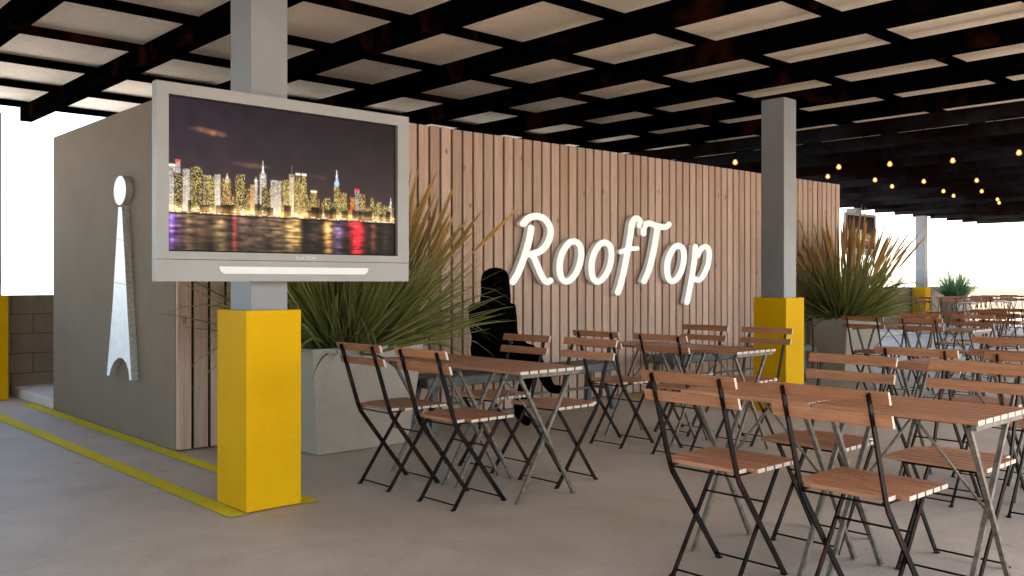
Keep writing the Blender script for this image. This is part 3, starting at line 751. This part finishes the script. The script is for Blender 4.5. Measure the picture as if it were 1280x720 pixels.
# ------------------------------------------------------------------ seated person
def person():
    J = {}
    P = dict(pel=(4.92, 5.64, .52), sp1=(4.92, 5.65, .66), sp2=(4.92, 5.63, .80), ch=(4.92, 5.61, .90), nk=(4.92, 5.59, 1.00), hd=(4.92, 5.57, 1.06), hd2=(4.92, 5.555, 1.13), hd3=(4.92, 5.57, 1.20),
             sl=(5.11, 5.61, .925), el=(5.115, 5.585, .70), wl=(5.06, 5.36, .62), hl=(5.03, 5.285, .63),
             sr=(4.73, 5.61, .925), er=(4.725, 5.58, .70), wr=(4.86, 5.36, .63), hr=(4.92, 5.31, .635),
             hipl=(5.01, 5.60, .50), kl=(4.94, 5.20, .47), al=(4.91, 5.30, .10), fl=(4.925, 5.17, .035),
             hipr=(4.83, 5.60, .50), kr=(4.98, 5.20, .585), ar=(5.04, 5.06, .31), fr=(5.075, 4.945, .315))
    Rr = dict(pel=.15, sp1=.125, sp2=.125, ch=.13, nk=.05, hd=.07, hd2=.085, hd3=.07, sl=.062, el=.05, wl=.03, hl=.035, sr=.062, er=.05, wr=.03, hr=.035,
              hipl=.095, kl=.06, al=.042, fl=.035, hipr=.095, kr=.06, ar=.042, fr=.032)
    E = [('pel', 'sp1'), ('sp1', 'sp2'), ('sp2', 'ch'), ('ch', 'nk'), ('nk', 'hd'), ('hd', 'hd2'), ('hd2', 'hd3'), ('ch', 'sl'), ('sl', 'el'), ('el', 'wl'), ('wl', 'hl'), ('ch', 'sr'), ('sr', 'er'), ('er', 'wr'), ('wr', 'hr'),
         ('pel', 'hipl'), ('hipl', 'kl'), ('kl', 'al'), ('al', 'fl'), ('pel', 'hipr'), ('hipr', 'kr'), ('kr', 'ar'), ('ar', 'fr')]
    names = list(P); verts = [P[n] for n in names]; rad = [Rr[n] for n in names]; edges = [(names.index(a), names.index(b)) for a, b in E]
    # fingers: five short chains rooted in each palm
    for h, s, wst in (('hl', -1, 'wl'), ('hr', 1, 'wr')):
        base = Vector(P[h]); d = (base - Vector(P[wst])).normalized(); sd = d.cross(Vector((0, 0, 1))).normalized()
        for k, L in enumerate((.036, .05, .056, .052, .042)):
            root = names.index(h); a = base + sd * ((k - 2) * .017) + d * .035; b = a + d * L * .6 + Vector((0, 0, -.012)); c = b + d * L * .4 + Vector((0, 0, -.022))
            if k == 0: a = base + sd * (-.04 * s) + d * .01; b = a + d * .028 - sd * .012 * s; c = b + d * .022
            n0 = len(verts); verts += [tuple(a), tuple(b), tuple(c)]; rad += [.0095, .0088, .0075]; edges += [(root, n0), (n0, n0 + 1), (n0 + 1, n0 + 2)]
    me = bpy.data.meshes.new('person'); org = Vector((4.92, 5.5, 0))
    me.from_pydata([tuple(Vector(v) - org) for v in verts], edges, [])
    o = bpy.data.objects.new('person', me); COL.objects.link(o); o.location = org
    sk = o.modifiers.new('skin', 'SKIN'); sk.use_smooth_shade = True
    for i, v in enumerate(me.skin_vertices[0].data): v.radius = (rad[i], rad[i]); v.use_root = (i == 0)
    for n, (a, b) in dict(pel=(.20, .13), sp1=(.185, .11), sp2=(.19, .11), ch=(.19, .11)).items(): me.skin_vertices[0].data[names.index(n)].radius = (a, b)
    ss = o.modifiers.new('sub', 'SUBSURF'); ss.levels = 2; ss.render_levels = 2
    dg = bpy.context.evaluated_depsgraph_get(); nm = bpy.data.meshes.new_from_object(o.evaluated_get(dg)); o.modifiers.clear(); o.data = nm; nm.name = 'person'
    nm.materials.clear(); nm.materials.append(M['cloth'])
    for f in nm.polygons: f.use_smooth = True
    tag(o, 'person all in black with long dark hair, sitting cross legged on the bench', 'person')
    # hair: a bob falling to the shoulders, open at the face
    m = MB(); rings = []
    prof = [(1.262, .012), (1.255, .05), (1.235, .085), (1.20, .108), (1.15, .117), (1.09, .119), (1.03, .122), (.98, .126), (.945, .118)]
    for z, r in prof:
        ring = []
        for k in range(28):
            t = 2 * math.pi * k / 28
            rr = r * (1 + .025 * math.sin(7 * t + z * 30))
            yy = math.sin(t) * rr * 1.02
            if z < 1.19 and math.sin(t) < -.72: yy *= .62          # face opening
            ring.append(m.bm.verts.new((math.cos(t) * rr * .98, .075 + yy, z)))
        rings.append(ring)
    for a, b in zip(rings, rings[1:]):
        for k in range(28): m.bm.faces.new([a[k], a[(k + 1) % 28], b[(k + 1) % 28], b[k]]).smooth = True
    m.bm.faces.new(rings[0])
    h = m.build('hair', M['hair'], o); sm = h.modifiers.new('solid', 'SOLIDIFY'); sm.thickness = .012
    # face: nose, eyes, mouth
    m = MB(); m.tube([(0, -.028, 1.15), (0, -.045, 1.118), (0, -.030, 1.108)], [.007, .012, .008], 8)
    for s in (-1, 1): m.tube([(s * .032 - .012, -.022, 1.145), (s * .032 + .012, -.022, 1.145)], .006, 6)
    m.tube([(-.022, -.024, 1.083), (.022, -.024, 1.083)], .005, 6); m.build('face_features', M['cloth'], o)
    # shirt hem and sleeves as clothing
    return o
person()

# ------------------------------------------------------------------ camera, light, world
cam = bpy.data.cameras.new('camera'); co = bpy.data.objects.new('camera', cam); COL.objects.link(co)
cam.sensor_width = 36; cam.lens = 36 * 1144 / 1280; cam.shift_y = -8.3 / 1280; cam.clip_start = .05; cam.clip_end = 9000
co.location = (0, 0, 1.15); co.rotation_euler = (R(90), 0, -(math.pi / 2 - math.atan2(1250, 1144)))
scene.camera = co

AZ, EL = R(-40), R(45)          # sun stands towards +X -Y
sd = Vector((math.cos(AZ) * math.cos(EL), math.sin(AZ) * math.cos(EL), math.sin(EL)))
sl = bpy.data.lights.new('sun', 'SUN'); sl.energy = 4.6; sl.angle = R(.5); sl.color = (1, .90, .76)
so = bpy.data.objects.new('sun', sl); COL.objects.link(so); so.rotation_euler = (-sd).to_track_quat('-Z', 'Y').to_euler(); so.location = (0, 0, 20)
w = bpy.data.worlds.new('World'); scene.world = w; w.use_nodes = True; nt = w.node_tree; nt.nodes.clear()
bg = nt.nodes.new('ShaderNodeBackground'); ou = nt.nodes.new('ShaderNodeOutputWorld'); sk = nt.nodes.new('ShaderNodeTexSky')
sk.sky_type = 'NISHITA'; sk.sun_disc = False; sk.sun_elevation = EL; sk.sun_rotation = math.atan2(sd.x, sd.y); sk.air_density = 1.0; sk.dust_density = 1.2; sk.ozone_density = 1.0
nt.links.new(sk.outputs[0], bg.inputs[0]); bg.inputs[1].default_value = .15; nt.links.new(bg.outputs[0], ou.inputs[0])
vs = scene.view_settings; vs.view_transform = 'Standard'; vs.look = 'None'; vs.gamma = 1; vs.use_curve_mapping = False; vs.exposure = EXPO
scene.cycles.use_denoising = True; scene.cycles.max_bounces = 10; scene.cycles.diffuse_bounces = 7; scene.cycles.sample_clamp_indirect = 4
